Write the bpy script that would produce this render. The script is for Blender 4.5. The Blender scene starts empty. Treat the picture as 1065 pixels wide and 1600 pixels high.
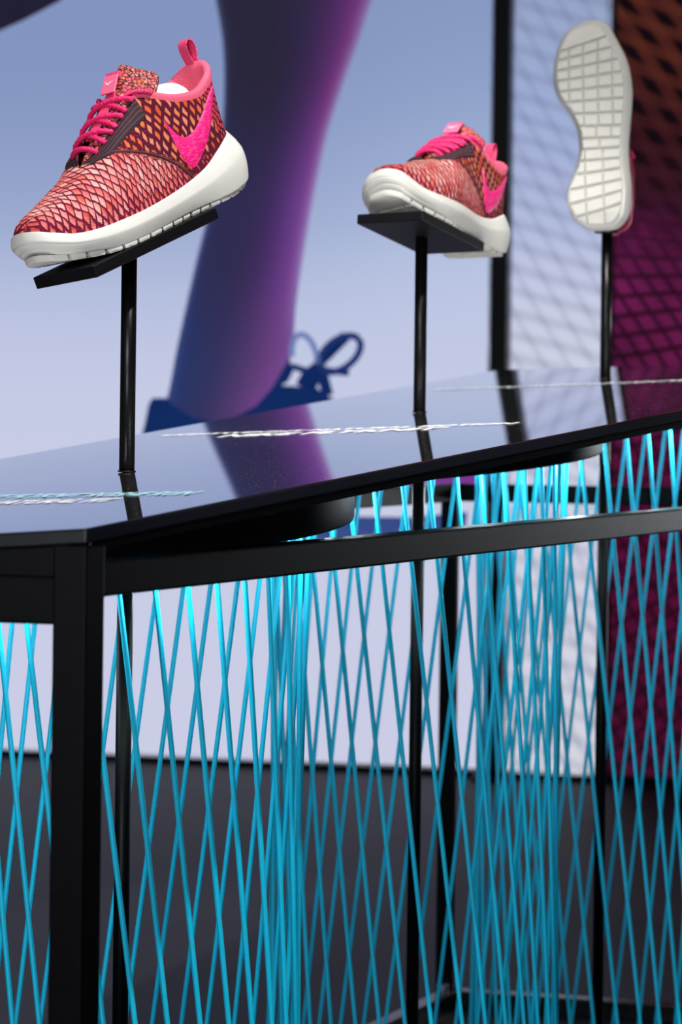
import bpy, bmesh, math, random
from mathutils import Vector, Matrix
from mathutils.bvhtree import BVHTree
random.seed(7)
C = bpy.context.scene.collection
SC = bpy.context.scene
FPX, CX, HY, ROLL = 3928.0, 532.5, 632.0, 0.0122

def at(px, py, d):
    """photo pixel + distance along the view -> metres (origin at the lens)"""
    X = (px-CX)/FPX*d; Z = -(py-HY)/FPX*d
    return Vector((X-ROLL*Z, d, Z+ROLL*X))

# ------------------------------------------------------------------ camera
cam = bpy.data.cameras.new('camera'); co = bpy.data.objects.new('camera', cam); C.objects.link(co)
cam.sensor_fit = 'VERTICAL'; cam.sensor_height = 36; cam.sensor_width = 24
cam.lens = FPX/1600*36; cam.shift_y = -(800-HY)/1600
r_ = Vector((1, 0, ROLL)).normalized(); u_ = Vector((-ROLL, 0, 1)).normalized(); b_ = Vector((0, -1, 0))
co.matrix_world = Matrix((r_, u_, b_)).transposed().to_4x4()
cam.clip_start = 0.05; cam.clip_end = 60
cam.dof.use_dof = True; cam.dof.focus_distance = 2.22; cam.dof.aperture_fstop = 9.0
SC.camera = co
# ------------------------------------------------------------------ world, exposure
w = bpy.data.worlds.new('World'); SC.world = w; w.use_nodes = True
w.node_tree.nodes['Background'].inputs[0].default_value = (0.55, 0.6, 0.8, 1)
w.node_tree.nodes['Background'].inputs[1].default_value = 0.05
SC.view_settings.view_transform = 'Standard'; SC.view_settings.look = 'None'
SC.view_settings.exposure = 0; SC.view_settings.gamma = 1; SC.view_settings.use_curve_mapping = False

def spot(name, loc, tgt, power, size=60, rad=0.05, col=(1, .97, .93), blend=.4):
    l = bpy.data.lights.new(name, 'SPOT'); l.energy = power; l.spot_size = math.radians(size)
    l.shadow_soft_size = rad; l.color = col; l.spot_blend = blend
    o = bpy.data.objects.new(name, l); C.objects.link(o); o.location = loc
    o.rotation_euler = (Vector(tgt)-Vector(loc)).to_track_quat('-Z', 'Y').to_euler()
    return o
spot('ceiling_spot', (0.75, 1.2, 2.3), (-0.15, 2.2, 0.2), 330, 24, .04)
spot('ceiling_spot', (0.35, 1.1, 2.3), (0.12, 2.8, 0.2), 440, 20, .05)
spot('ceiling_spot', (0.25, 1.55, 2.3), (0.34, 3.2, 0.3), 112, 20, .05)
spot('ceiling_spot', (-1.1, 1.4, 2.2), (-0.15, 2.2, 0.2), 60, 25, .1, (1, .85, .9))
def soft_light(loc, tgt, power, size, col):
    l = bpy.data.lights.new('added_fill_light', 'AREA'); l.energy = power; l.size = size; l.color = col
    o = bpy.data.objects.new('added_fill_light', l); C.objects.link(o); o.location = loc
    o.rotation_euler = (Vector(tgt)-Vector(loc)).to_track_quat('-Z', 'Y').to_euler()
soft_light((-.7, -.9, .55), (.1, 2.6, -.05), 54, 1.0, (.94, .97, 1))  # unseen low fill from the camera side, added to brighten the cords
soft_light((1.5, 4.4, -.10), (.0, 2.4, -.10), 5.5, .4, (.9, .95, 1))  # unseen side fill at table height, added to lighten the drum ends

# ------------------------------------------------------------------ helpers
def srgb(r, g, b):
    f = lambda c: (c/255/12.92 if c/255 <= .04045 else ((c/255+.055)/1.055)**2.4)
    return (f(r), f(g), f(b), 1)

class NT:
    """tiny node builder"""
    def __init__(s, name):
        s.m = bpy.data.materials.new(name); s.m.use_nodes = True; s.t = s.m.node_tree
        s.b = s.t.nodes['Principled BSDF']; s.out = s.t.nodes['Material Output']
    def n(s, k, **kw):
        nd = s.t.nodes.new(k)
        for a, v in kw.items(): setattr(nd, a, v)
        return nd
    def put(s, sock, v):
        if isinstance(v, bpy.types.NodeSocket): s.t.links.new(v, sock)
        elif isinstance(v, bpy.types.Node): s.t.links.new(v.outputs[0], sock)
        else: sock.default_value = v
    def ma(s, op, a, b=0.0, c=None, clamp=False):
        nd = s.n('ShaderNodeMath', operation=op); nd.use_clamp = clamp
        s.put(nd.inputs[0], a); s.put(nd.inputs[1], b)
        if c is not None: s.put(nd.inputs[2], c)
        return nd.outputs[0]
    def mix(s, f, a, b):
        nd = s.n('ShaderNodeMix', data_type='RGBA')
        s.put(nd.inputs[0], f); s.put(nd.inputs[6], a); s.put(nd.inputs[7], b)
        return nd.outputs[2]
    def attr(s, nm):
        return s.n('ShaderNodeAttribute', attribute_name=nm)
    def ramp(s, f, stops, interp='LINEAR'):
        nd = s.n('ShaderNodeValToRGB'); cr = nd.color_ramp; cr.interpolation = interp
        while len(cr.elements) < len(stops): cr.elements.new(.5)
        for e, (p, c) in zip(cr.elements, stops): e.position = p; e.color = c
        s.put(nd.inputs[0], f); return nd.outputs[0]
    def sep(s, v):
        nd = s.n('ShaderNodeSeparateXYZ'); s.put(nd.inputs[0], v); return nd.outputs
    def comb(s, x, y, z=0.0):
        nd = s.n('ShaderNodeCombineXYZ'); s.put(nd.inputs[0], x); s.put(nd.inputs[1], y); s.put(nd.inputs[2], z); return nd.outputs[0]
    def noise(s, scale, det=2, vec=None, rough=.5):
        nd = s.n('ShaderNodeTexNoise'); nd.inputs['Scale'].default_value = scale; nd.inputs['Detail'].default_value = det
        nd.inputs['Roughness'].default_value = rough
        s.put(nd.inputs['Vector'], vec if vec is not None else s.n('ShaderNodeTexCoord').outputs['Object'])
        return nd.outputs[0]
    def bump(s, h, st=.3, dist=.001):
        nd = s.n('ShaderNodeBump'); nd.inputs['Strength'].default_value = st; nd.inputs['Distance'].default_value = dist
        s.put(nd.inputs['Height'], h); s.t.links.new(nd.outputs[0], s.b.inputs['Normal'])
    def set(s, **kw):
        for k, v in kw.items(): s.put(s.b.inputs[k.replace('_', ' ')], v)
        return s

def simple(name, col, rough=.5, metal=0.0, spec=.5, nz=0.0, nscale=60, bump=0.0, coat=0):
    t = NT(name)
    c = srgb(*col)
    if nz:
        f = t.noise(nscale, 4)
        d = tuple(x*(1-nz) for x in c[:3])+(1,); e = tuple(min(1, x*(1+nz)) for x in c[:3])+(1,)
        t.set(Base_Color=t.mix(f, d, e))
        t.set(Roughness=t.ma('ADD', t.ma('MULTIPLY', f, nz*.4), rough-nz*.2))
    else: t.set(Base_Color=c, Roughness=rough)
    t.set(Metallic=metal); t.b.inputs['Specular IOR Level'].default_value = spec
    if coat: t.b.inputs['Coat Weight'].default_value = coat
    if bump: t.bump(t.noise(nscale*6, 3), bump, .0008)
    return t.m

def link(name, me, mat, parent=None):
    o = bpy.data.objects.new(name, me); C.objects.link(o)
    if mat is not None: me.materials.append(mat)
    if parent is not None: o.parent = parent
    return o
def mesh(vs, fs, smooth=False):
    me = bpy.data.meshes.new('m'); me.from_pydata([tuple(v) for v in vs], [], fs); me.validate(); me.update()
    if smooth: me.polygons.foreach_set('use_smooth', [True]*len(me.polygons))
    return me
def tidy(me):
    bm = bmesh.new(); bm.from_mesh(me); bmesh.ops.remove_doubles(bm, verts=bm.verts, dist=1e-6)
    bmesh.ops.recalc_face_normals(bm, faces=bm.faces); bm.to_mesh(me); bm.free(); return me
def tag(o, label=None, cat=None, group=None, kind=None):
    if label: o['label'] = label
    if cat: o['category'] = cat
    if group: o['group'] = group
    if kind: o['kind'] = kind
    return o
def empty(name, loc=(0, 0, 0)):
    o = bpy.data.objects.new(name, None); C.objects.link(o); o.location = loc; o.empty_display_size = .05; return o

def prism(poly, ztop, zbot, bevel=0.0, seg=2):
    """vertical prism on a plan polygon; ztop/zbot may be functions of (x,y)"""
    ft = ztop if callable(ztop) else (lambda x, y: ztop); fb = zbot if callable(zbot) else (lambda x, y: zbot)
    n = len(poly)
    vs = [(x, y, fb(x, y)) for x, y in poly]+[(x, y, ft(x, y)) for x, y in poly]
    fs = [list(range(n))[::-1], list(range(n, 2*n))]+[[i, (i+1) % n, n+(i+1) % n, n+i] for i in range(n)]
    me = mesh(vs, fs); tidy(me)
    if bevel: bev(me, bevel, seg)
    return me
def bev(me, w, seg=2, ang=20):
    bm = bmesh.new(); bm.from_mesh(me)
    es = [e for e in bm.edges if len(e.link_faces) == 2 and e.calc_face_angle(0) > math.radians(ang)]
    bmesh.ops.bevel(bm, geom=es, offset=w, segments=seg, profile=.5, affect='EDGES', clamp_overlap=True)
    bm.to_mesh(me); bm.free(); return me
def bar(p, q, w, h, bevel=.0015, up=Vector((0, 0, 1))):
    """rectangular bar from p to q, w across, h along up"""
    p = Vector(p); q = Vector(q); d = (q-p).normalized(); s = d.cross(up).normalized(); u = s.cross(d).normalized()
    vs = []
    for e in (p, q):
        for a, b in ((-1, -1), (1, -1), (1, 1), (-1, 1)): vs.append(e+s*(a*w/2)+u*(b*h/2))
    fs = [(3, 2, 1, 0), (4, 5, 6, 7)]+[(i, (i+1) % 4, 4+(i+1) % 4, 4+i) for i in range(4)]
    me = mesh(vs, fs); tidy(me)
    if bevel: bev(me, bevel, 2)
    return me
def cyl(p, q, r, n=24, cap=True, r2=None, bevel=0):
    p = Vector(p); q = Vector(q); d = (q-p).normalized()
    a = d.orthogonal().normalized(); b = d.cross(a); r2 = r if r2 is None else r2
    vs = [p+(a*math.cos(t)+b*math.sin(t))*r for t in [2*math.pi*i/n for i in range(n)]]
    vs += [q+(a*math.cos(t)+b*math.sin(t))*r2 for t in [2*math.pi*i/n for i in range(n)]]
    fs = [(i, (i+1) % n, n+(i+1) % n, n+i) for i in range(n)]
    if cap: fs += [tuple(range(n))[::-1], tuple(range(n, 2*n))]
    me = mesh(vs, fs); tidy(me)
    if bevel: bev(me, bevel, 2, 60)
    me.polygons.foreach_set('use_smooth', [len(f.vertices) == 4 for f in me.polygons])
    return me
def tube(pts, r, n=8, rf=None, closed=False):
    pts = [Vector(p) for p in pts]; m = len(pts); vs = []; a = None
    for i, p in enumerate(pts):
        t = (pts[min(i+1, m-1)]-pts[max(i-1, 0)]).normalized()
        if a is None: a = t.orthogonal().normalized()
        a = (a-t*a.dot(t)).normalized(); b = t.cross(a)
        for k in range(n):
            th = 2*math.pi*k/n; rr = r*(rf(i, th) if rf else 1)
            vs.append(p+(a*math.cos(th)+b*math.sin(th))*rr)
    fs = [(i*n+k, i*n+(k+1) % n, (i+1)*n+(k+1) % n, (i+1)*n+k) for i in range(m-1) for k in range(n)]
    fs += [tuple(range(n))[::-1], tuple((m-1)*n+k for k in range(n))]
    return tidy_s(mesh(vs, fs, True))
def tidy_s(me):
    tidy(me); me.polygons.foreach_set('use_smooth', [True]*len(me.polygons)); return me
def interp(x, keys):
    """monotone-ish smooth interpolation over (x, value...) keys sorted ascending"""
    if x <= keys[0][0]: return keys[0][1:] if len(keys[0]) > 2 else keys[0][1]
    if x >= keys[-1][0]: return keys[-1][1:] if len(keys[-1]) > 2 else keys[-1][1]
    for i in range(len(keys)-1):
        if x <= keys[i+1][0]: break
    k0 = keys[max(i-1, 0)]; k1 = keys[i]; k2 = keys[i+1]; k3 = keys[min(i+2, len(keys)-1)]
    h = k2[0]-k1[0]; t = (x-k1[0])/h; out = []
    for j in range(1, len(k1)):
        m1 = (k2[j]-k0[j])/max(k2[0]-k0[0], 1e-9)*h; m2 = (k3[j]-k1[j])/max(k3[0]-k1[0], 1e-9)*h
        d = k2[j]-k1[j]
        if d == 0: m1 = m2 = 0
        else:
            m1 = max(min(m1/d, 3), 0)*d; m2 = max(min(m2/d, 3), 0)*d
        out.append(k1[j]*(2*t**3-3*t*t+1)+m1*(t**3-2*t*t+t)+k2[j]*(-2*t**3+3*t*t)+m2*(t**3-t*t))
    return out[0] if len(out) == 1 else tuple(out)
def sst(x, a, b):
    t = max(0, min(1, (x-a)/(b-a))); return t*t*(3-2*t)

# ------------------------------------------------------------------ materials
M = {}
M['steel'] = simple('black_powder_coat', (4, 4, 6), .42, 0, .13, .25, 90, .05)
M['edge'] = simple('black_satin_edge', (10, 10, 14), .45, 0, .25, .15, 60)
M['lowsteel'] = simple('black_gloss_rail', (12, 12, 15), .28, 0, .6, .2, 60)
M['drum'] = simple('black_satin_drum', (24, 25, 28), .5, 0, .5, .2, 40)
M['pole'] = simple('black_gloss_pole', (7, 7, 8), .34, 0, .3, .2, 50)
M['slabedge'] = simple('dark_slab_edge', (17, 18, 26), .35, 0, .5, .1, 60)
M['bolt'] = simple('zinc_bolt', (150, 150, 165), .3, .9)
M['floor'] = simple('dark_grey_floor', (32, 30, 38), .62, 0, .3, .18, 9, .05)
M['black'] = simple('matt_black', (8, 8, 9), .6, 0, .3, .1, 20)
M['postblack'] = simple('black_wall_post', (7, 7, 12), .5, 0, .2, .1, 20)
# glossy table top with a little dust
t = NT('black_gloss_tabletop')
vor = t.n('ShaderNodeTexVoronoi'); vor.inputs['Scale'].default_value = 260
t.put(vor.inputs['Vector'], t.n('ShaderNodeTexCoord').outputs['Object'])
sp = t.ma('LESS_THAN', vor.outputs['Distance'], .16)
keep = t.ma('GREATER_THAN', t.noise(700, 1), .60)
up = t.ma('GREATER_THAN', t.sep(t.n('ShaderNodeNewGeometry').outputs['Normal'])[2], .95)
dust = t.ma('MULTIPLY', t.ma('MULTIPLY', sp, keep), up)
t.set(Base_Color=t.mix(dust, srgb(6, 6, 9), srgb(150, 150, 165)), Roughness=t.ma('ADD', t.ma('MULTIPLY', dust, .5), .03))
t.set(Base_Color=t.mix(dust, (.70, .70, .73, 1), srgb(190, 190, 205)), Metallic=t.ma('SUBTRACT', .985, t.ma('MULTIPLY', dust, .8)))
M['top'] = t.m
M['ink'] = simple('white_lettering', (235, 238, 240), .5)
M['inkteal'] = simple('pale_teal_lettering', (170, 222, 232), .5)
# cord
t = NT('cyan_cord')
wv = t.n('ShaderNodeTexWave', wave_type='BANDS', bands_direction='Z'); wv.inputs['Scale'].default_value = 300; wv.inputs['Distortion'].default_value = 3
t.put(wv.inputs['Vector'], t.n('ShaderNodeTexCoord').outputs['Object'])
t.set(Base_Color=t.mix(wv.outputs[1], srgb(0, 196, 244), srgb(12, 220, 254)), Roughness=.45)
t.bump(wv.outputs[1], .3, .0004)
M['cord'] = t.m

# ------------------------------------------------------------------ room
FZ = -0.87
link('floor', prism([(-3, -.5), (3, -.5), (3, 7.5), (-3, 7.5)], FZ, FZ-.05), M['floor'])['kind'] = 'structure'
WA = Vector((-0.835, 6.16, 0)); WB = Vector((0.591, 5.84, 0)); WD = (WB-WA).normalized(); WN = Vector((WD.y, -WD.x, 0))  # WN faces the camera side
if WN.y > 0: WN = -WN
def wall(px, py, off=0.0):
    a = at(px, py, 1.0); o = WA+WN*off
    k = o.dot(WN)/a.dot(WN); return a*k
def wl(u, z, off=0.0):     # metres along the wall from WA
    p = WA+WD*u+WN*off; return Vector((p.x, p.y, z))
def wu(p): return (p-WA).dot(WD)
o = link('wall_back', bar(wl(-2.2, .9, -.09), wl(4.2, .9, -.09), .06, 3.54, 0), M['black']); o['kind'] = 'structure'
o = link('baseboard_back', bar(wl(-2.2, FZ+.0065, -.012), wl(4.2, FZ+.0065, -.012), .05, .013, .001), M['black']); o['kind'] = 'structure'

def colgrid(u0, u1, z0, z1, nu, nz, off, f):
    vs = []; cols = []
    for j in range(nz+1):
        for i in range(nu+1):
            p = wl(u0+(u1-u0)*i/nu, z0+(z1-z0)*j/nz, off); vs.append(p)
            cols.append(f(p))
    W = nu+1
    fs = [(j*W+i, j*W+i+1, (j+1)*W+i+1, (j+1)*W+i) for j in range(nz) for i in range(nu)]
    return colmesh(vs, fs, cols)
def colmesh(vs, fs, cols):
    me = mesh(vs, fs); a = me.color_attributes.new('Col', 'FLOAT_COLOR', 'POINT')
    for i, c in enumerate(cols): a.data[i].color = c
    return me
def emis(name, s=1.0):
    t = NT(name); a = t.attr('Col')
    t.set(Base_Color=(0, 0, 0, 1), Roughness=.7); t.b.inputs['Specular IOR Level'].default_value = 0; t.t.links.new(a.outputs[0], t.b.inputs['Emission Color'])
    t.b.inputs['Emission Strength'].default_value = s
    return t
M['print'] = emis('backlit_print').m
PX = 655.0
def ypx(p): return HY-p.z/p.y*FPX
def xpx(p): return CX+p.x/p.y*FPX
def sky(p):
    y = ypx(p); x = xpx(p)
    a = interp(y, [(-900, 132, 148, 190), (-200, 132, 149, 191), (0, 130, 148, 191), (150, 134, 151, 194), (330, 154, 168, 206), (450, 178, 188, 220),
                   (600, 196, 202, 229), (800, 200, 204, 229), (1200, 202, 205, 229)])
    k = sst(x, 300, 800)*sst(y, -200, 300)*(1-sst(y, 350, 600))*16
    return srgb(min(a[0]+k, 255), min(a[1]+k, 255), min(a[2]+k*.7, 255))
zb = FZ+.014; zt = 2.35
uP = wu(wall(768, 700)); uM = wu(wall(948, 700)); uPost = wu(wall(785, 400))
def frame_parts(root, u0, u1, z0, z1):
    u0 += .0065; u1 -= .0065
    for (a, b) in (((u0, z0), (u1, z0)), ((u0, z1), (u1, z1)), ((u0, z0), (u0, z1)), ((u1, z0), (u1, z1))):
        vert = a[0] == b[0]
        p = wl(a[0], a[1], -.02); q = wl(b[0], b[1], -.02)
        link('frame_bar', bar(p, q, .04 if not vert else .012, .012 if not vert else .04, 0, up=Vector((0, 0, 1)) if not vert else WN), M['black'], root)
# big lightbox with the runner's leg
lb = tag(empty('lightbox_poster'), 'large backlit pale blue poster of a runner leg in a tied shoe', 'poster')
link('backlit_sheet', colgrid(-1.9, uP, zb, zt, 30, 40, 0, sky), M['print'], lb)
frame_parts(lb, -1.9, uP, zb, zt)
def ribbon(keys, off, n, m, colf):
    """keys: (y, xleft, xright) in the poster picture"""
    vs = []; cols = []; y0 = keys[0][0]; y1 = keys[-1][0]
    for j in range(n+1):
        y = y0+(y1-y0)*j/n; l, r = interp(y, keys)
        for i in range(m+1):
            f = i/m; x = l+(r-l)*f; vs.append(wall(x, y, off)); cols.append(srgb(*colf(f, y, x)))
    W = m+1
    fs = [(j*W+i, (j+1)*W+i, (j+1)*W+i+1, j*W+i+1) for j in range(n) for i in range(m)]
    return colmesh(vs, fs, cols)
def lerp3(a, b, t): return tuple(a[i]+(b[i]-a[i])*t for i in range(3))
def legcol(f, y, x):
    top = interp(f, [(0, 70, 74, 110), (.05, 42, 40, 62), (.35, 43, 38, 60), (.6, 52, 40, 74), (.8, 82, 46, 100), (.93, 118, 62, 128), (1, 136, 130, 176)])
    mid = interp(f, [(0, 90, 96, 150), (.05, 46, 48, 88), (.3, 48, 44, 80), (.55, 60, 44, 90), (.78, 92, 56, 122), (.93, 124, 78, 150), (1, 156, 140, 192)])
    low = interp(f, [(0, 60, 76, 134), (.06, 42, 56, 108), (.35, 52, 52, 96), (.6, 78, 58, 108), (.85, 108, 66, 130), (1, 112, 76, 146)])
    c = lerp3(top, mid, sst(y, 100, 330)); return lerp3(c, low, sst(y, 380, 600))
link('leg_print', ribbon([(-700, 300, 900), (-300, 305, 720), (-100, 320, 630), (0, 337, 582), (60, 347, 562), (120, 350, 540), (200, 347, 514), (260, 339, 500), (320, 328, 488), (400, 308, 474),
                          (480, 290, 462), (550, 275, 456), (600, 266, 440), (640, 258, 420), (700, 255, 420)], .002, 70, 24, legcol), M['print'], lb)
# shoe of the poster
def outline_print(name, pts, off, col, col2=None):
    y0 = min(p[1] for p in pts); y1 = max(p[1] for p in pts)
    vs = [wall(x, y, off) for x, y in pts]
    cols = [srgb(*lerp3(col, col2 or col, (y-y0)/(y1-y0))) for x, y in pts]
    n = len(pts)
    me = colmesh(vs, [tuple(range(n))], cols)
    return link(name, me, M['print'], lb)
outline_print('shoe_print', [(216, 700), (226, 662), (232, 632), (238, 622), (262, 622), (268, 632), (300, 652), (335, 660), (370, 650), (400, 634), (425, 606), (440, 580), (452, 560), (458, 580),
                             (450, 596), (440, 602), (470, 604), (488, 602), (500, 610), (512, 618), (560, 650), (640, 700), (700, 720), (680, 740), (215, 740), (205, 740)],
              .004, (16, 42, 94), (18, 44, 98))
outline_print('toe_print', [(205, 741), (680, 741), (700, 721), (760, 735), (800, 760), (800, 776), (540, 780), (300, 780), (215, 770)], .004, (120, 50, 140), (130, 60, 150))
outline_print('sole_print', [(205, 790), (400, 806), (640, 808), (730, 800), (726, 838), (600, 846), (300, 842), (205, 830)], .004, (50, 70, 130), (60, 80, 140))
def lace_print(pts, w, col):
    vs = []; cols = []; n = len(pts)
    for i, (x, y) in enumerate(pts):
        a = pts[max(i-1, 0)]; b = pts[min(i+1, n-1)]; dx = b[0]-a[0]; dy = b[1]-a[1]; L = math.hypot(dx, dy) or 1
        for s in (-1, 1): vs.append(wall(x-dy/L*w*s, y+dx/L*w*s, .006)); cols.append(srgb(*col))
    fs = [(2*i, 2*i+1, 2*i+3, 2*i+2) for i in range(n-1)]
    return link('lace_print', colmesh(vs, fs, cols), M['print'], lb)
def ell(cx, cy, a, b, rot, t0, t1, n=28):
    out = []
    for i in range(n+1):
        t = math.radians(t0+(t1-t0)*i/n); x = a*math.cos(t); y = b*math.sin(t); r = math.radians(rot)
        out.append((cx+x*math.cos(r)-y*math.sin(r), cy+x*math.sin(r)+y*math.cos(r)))
    return out
lace_print(ell(531, 553, 37, 22, -38, 0, 360), 5.5, (34, 54, 112))
lace_print(ell(476, 560, 19, 38, -12, -170, 20), 4.5, (110, 126, 180))
lace_print([(540, 525), (520, 545), (500, 565), (492, 590), (484, 606)], 9, (14, 40, 92))
lace_print([(545, 583), (520, 580), (500, 576), (480, 580), (455, 572)], 5, (20, 44, 100))
lace_print([(470, 604), (480, 585), (496, 570), (504, 588), (512, 618)], 9, (18, 40, 96))
outline_print('second_leg_print', [(-1150, -860), (300, -860), (190, -300), (96, 0), (70, 14), (36, 32), (0, 48), (-120, 104), (-420, 210), (-800, 400), (-1150, 620)], .003, (34, 32, 52))

# black post between the panels
pt = tag(empty('wall_post', wl(uPost, FZ, .04)), 'tall black square post between the pale poster and the white netting panel', 'post')
def rel(me, root):
    for v in me.vertices: v.co = v.co-root.location
    return me
bpy.context.view_layer.update()
link('post_shaft', rel(bar(wl(uPost, FZ+.012, .04), wl(uPost, 2.35, .04), .038, .038, .002, up=WN), pt), M['postblack'], pt)
link('foot_plate', rel(bar(wl(uPost-.045, FZ+.006, .04), wl(uPost+.045, FZ+.006, .04), .09, .012, .001), pt), M['postblack'], pt)

# white netting panel
t = emis('backlit_net_print')
tc = t.n('ShaderNodeTexCoord').outputs['Object']; x, y, z = t.sep(tc)
wz = t.ma('MULTIPLY', t.ma('SUBTRACT', t.noise(2.2, 1), .5), .10)
zz = t.ma('ADD', z, wz)
def lines(t, ex, per, wid):
    f = t.ma('FRACT', t.ma('DIVIDE', ex, per)); d = t.ma('ABSOLUTE', t.ma('SUBTRACT', f, .5))
    return t.ma('LESS_THAN', d, wid/2)
def soft(t, ex, per, w0, w1):
    f = t.ma('FRACT', t.ma('DIVIDE', ex, per)); d = t.ma('ABSOLUTE', t.ma('SUBTRACT', f, .5))
    nd = t.n('ShaderNodeMapRange', interpolation_type='SMOOTHSTEP'); t.put(nd.inputs[0], d)
    nd.inputs[1].default_value = w0; nd.inputs[2].default_value = w1; nd.inputs[3].default_value = 1; nd.inputs[4].default_value = 0
    return nd.outputs[0]
a1 = soft(t, t.ma('ADD', zz, t.ma('MULTIPLY', x, .30)), .052, .08, .34)
a2 = soft(t, t.ma('ADD', t.ma('MULTIPLY', zz, .55), t.ma('MULTIPLY', x, 1.0)), .055, .05, .25)
mk = t.ma('ADD', t.ma('MULTIPLY', a1, .22), t.ma('MULTIPLY', a2, .18))
t.t.links.new(t.mix(mk, t.attr('Col').outputs[0], srgb(98, 104, 140)), t.b.inputs['Emission Color'])
M['net'] = t.m
nb = tag(empty('netting_panel'), 'white backlit panel with a faint grey netting pattern, right of the black post', 'panel')
def sky2(p):
    y = ypx(p)
    a = interp(y, [(-900, 110, 120, 160), (-200, 124, 138, 180), (0, 150, 164, 200), (150, 158, 172, 212), (330, 176, 186, 220), (450, 196, 202, 228),
                   (600, 206, 209, 228), (1200, 212, 213, 226)])
    return srgb(*a)
link('backlit_sheet', colgrid(uP+.03, uM-.001, zb, zt, 6, 40, 0, sky2), M['net'], nb)
frame_parts(nb, uP+.03, uM-.001, zb, zt)
# magenta woven panel
t = NT('magenta_woven_print'); t.set(Base_Color=(0, 0, 0, 1), Roughness=.7); t.b.inputs['Specular IOR Level'].default_value = 0
tc = t.n('ShaderNodeTexCoord').outputs['Object']; x, y, z = t.sep(tc)
wz = t.ma('MULTIPLY', t.ma('SUBTRACT', t.noise(1.7, 1), .5), .16)
zz = t.ma('ADD', z, wz)
slope = t.ma('MULTIPLY', t.ma('SUBTRACT', z, .28), -.7)      # the weave fans out downwards
A = t.ma('ADD', zz, t.ma('MULTIPLY', t.ma('SUBTRACT', x, .7), t.ma('MULTIPLY', slope, -1.0)))
B = t.ma('ADD', t.ma('MULTIPLY', zz, .62), t.ma('SUBTRACT', x, .4))
thin1 = soft(t, A, .046, .07, .17); thin2 = soft(t, B, .042, .07, .17)
net = t.ma('MAXIMUM', thin1, thin2)                          # black threads over magenta
h1 = soft(t, A, .056, .24, .29); h2 = soft(t, B, .062, .22, .27)
holes = t.ma('MULTIPLY', h1, h2)                             # black holes between orange bands
half = t.ma('ADD', t.ma('MULTIPLY', h1, .28), t.ma('MULTIPLY', h2, .3))
nd = t.n('ShaderNodeMapRange'); t.put(nd.inputs[0], z); nd.inputs[1].default_value = .28; nd.inputs[2].default_value = .62
up = nd.outputs[0]
black = t.ma('MAXIMUM', t.ma('MULTIPLY', t.ma('MAXIMUM', holes, half), up), t.ma('MULTIPLY', net, t.ma('SUBTRACT', .85, up), clamp=True))
nz = t.n('ShaderNodeMapRange'); t.put(nz.inputs[0], z); nz.inputs[1].default_value = -.87; nz.inputs[2].default_value = 1.2
col = t.ramp(nz.outputs[0], [(0, srgb(74, 12, 44)), (.30, srgb(96, 14, 62)), (.42, srgb(106, 26, 76)), (.52, srgb(124, 32, 92)), (.62, srgb(92, 26, 70)), (.66, srgb(60, 24, 38)), (.72, srgb(62, 26, 30)), (.85, srgb(96, 46, 30)), (1, srgb(118, 60, 34))])
cn = t.ma('MULTIPLY', t.ma('SUBTRACT', t.noise(7, 3), .25), 1.3, clamp=True)
col = t.mix(cn, col, srgb(38, 14, 30))
t.t.links.new(t.mix(black, col, srgb(20, 10, 16)), t.b.inputs['Emission Color']); t.b.inputs['Emission Strength'].default_value = 1
M['magenta'] = t.m
mb = tag(empty('woven_panel'), 'dark magenta and orange backlit panel with a black woven net pattern, at the right edge', 'panel')
link('backlit_sheet', colgrid(uM+.001, 3.4, zb, zt, 2, 2, 0, lambda p: (1, 1, 1, 1)), M['magenta'], mb)
frame_parts(mb, uM+.001, 3.4, zb, zt)

# ------------------------------------------------------------------ display table
SX, SY = .0787+ROLL, .0526
def topz(x, y): return -.0864+SY*(y-1.75)+.0787*(x+.176)+ROLL*x
TA = (-.176, 1.75); TB = (.74, 3.11); TD = (.235, 3.765); TE = (-.703, 1.88)
RA = (-.176, 1.75); RB = (.75, 3.52); RD = (.163, 3.66); RE = (-.757, 1.894)
tb = tag(empty('display_table', (0.0, 2.7, FZ)), 'black steel frame display table with tilted glossy black top and cyan cord drums', 'table')
def tpart(name, me, mat, lab=None, parent=tb):
    rel(me, tb); o = link(name, me, mat, parent)
    if lab: o['label'] = lab
    return o
TH = .011
tp = tpart('tabletop', bev(prism([TA, TB, TD, TE], topz, lambda x, y: topz(x, y)-TH), .0018, 2), M['top'])
tp.data.materials.append(M['slabedge'])
for f in tp.data.polygons:
    if f.normal.z < .8: f.material_index = 1
# satin edge band, seen as the dark strip below the gloss
def off_line(p, q, d):   # shift a plan segment inward by d (left of p->q)
    v = Vector((q[0]-p[0], q[1]-p[1])).normalized(); n = Vector((-v.y, v.x))
    return (p[0]+n.x*d, p[1]+n.y*d), (q[0]+n.x*d, q[1]+n.y*d)
p, q = off_line(TA, TB, .004)
p2, q2 = off_line(TA, TB, .022)
tpart('edge_strip', prism([p, q, q2, p2], lambda x, y: topz(x, y)-TH-.0002, lambda x, y: topz(x, y)-TH-.007, .001), M['edge'])
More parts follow.
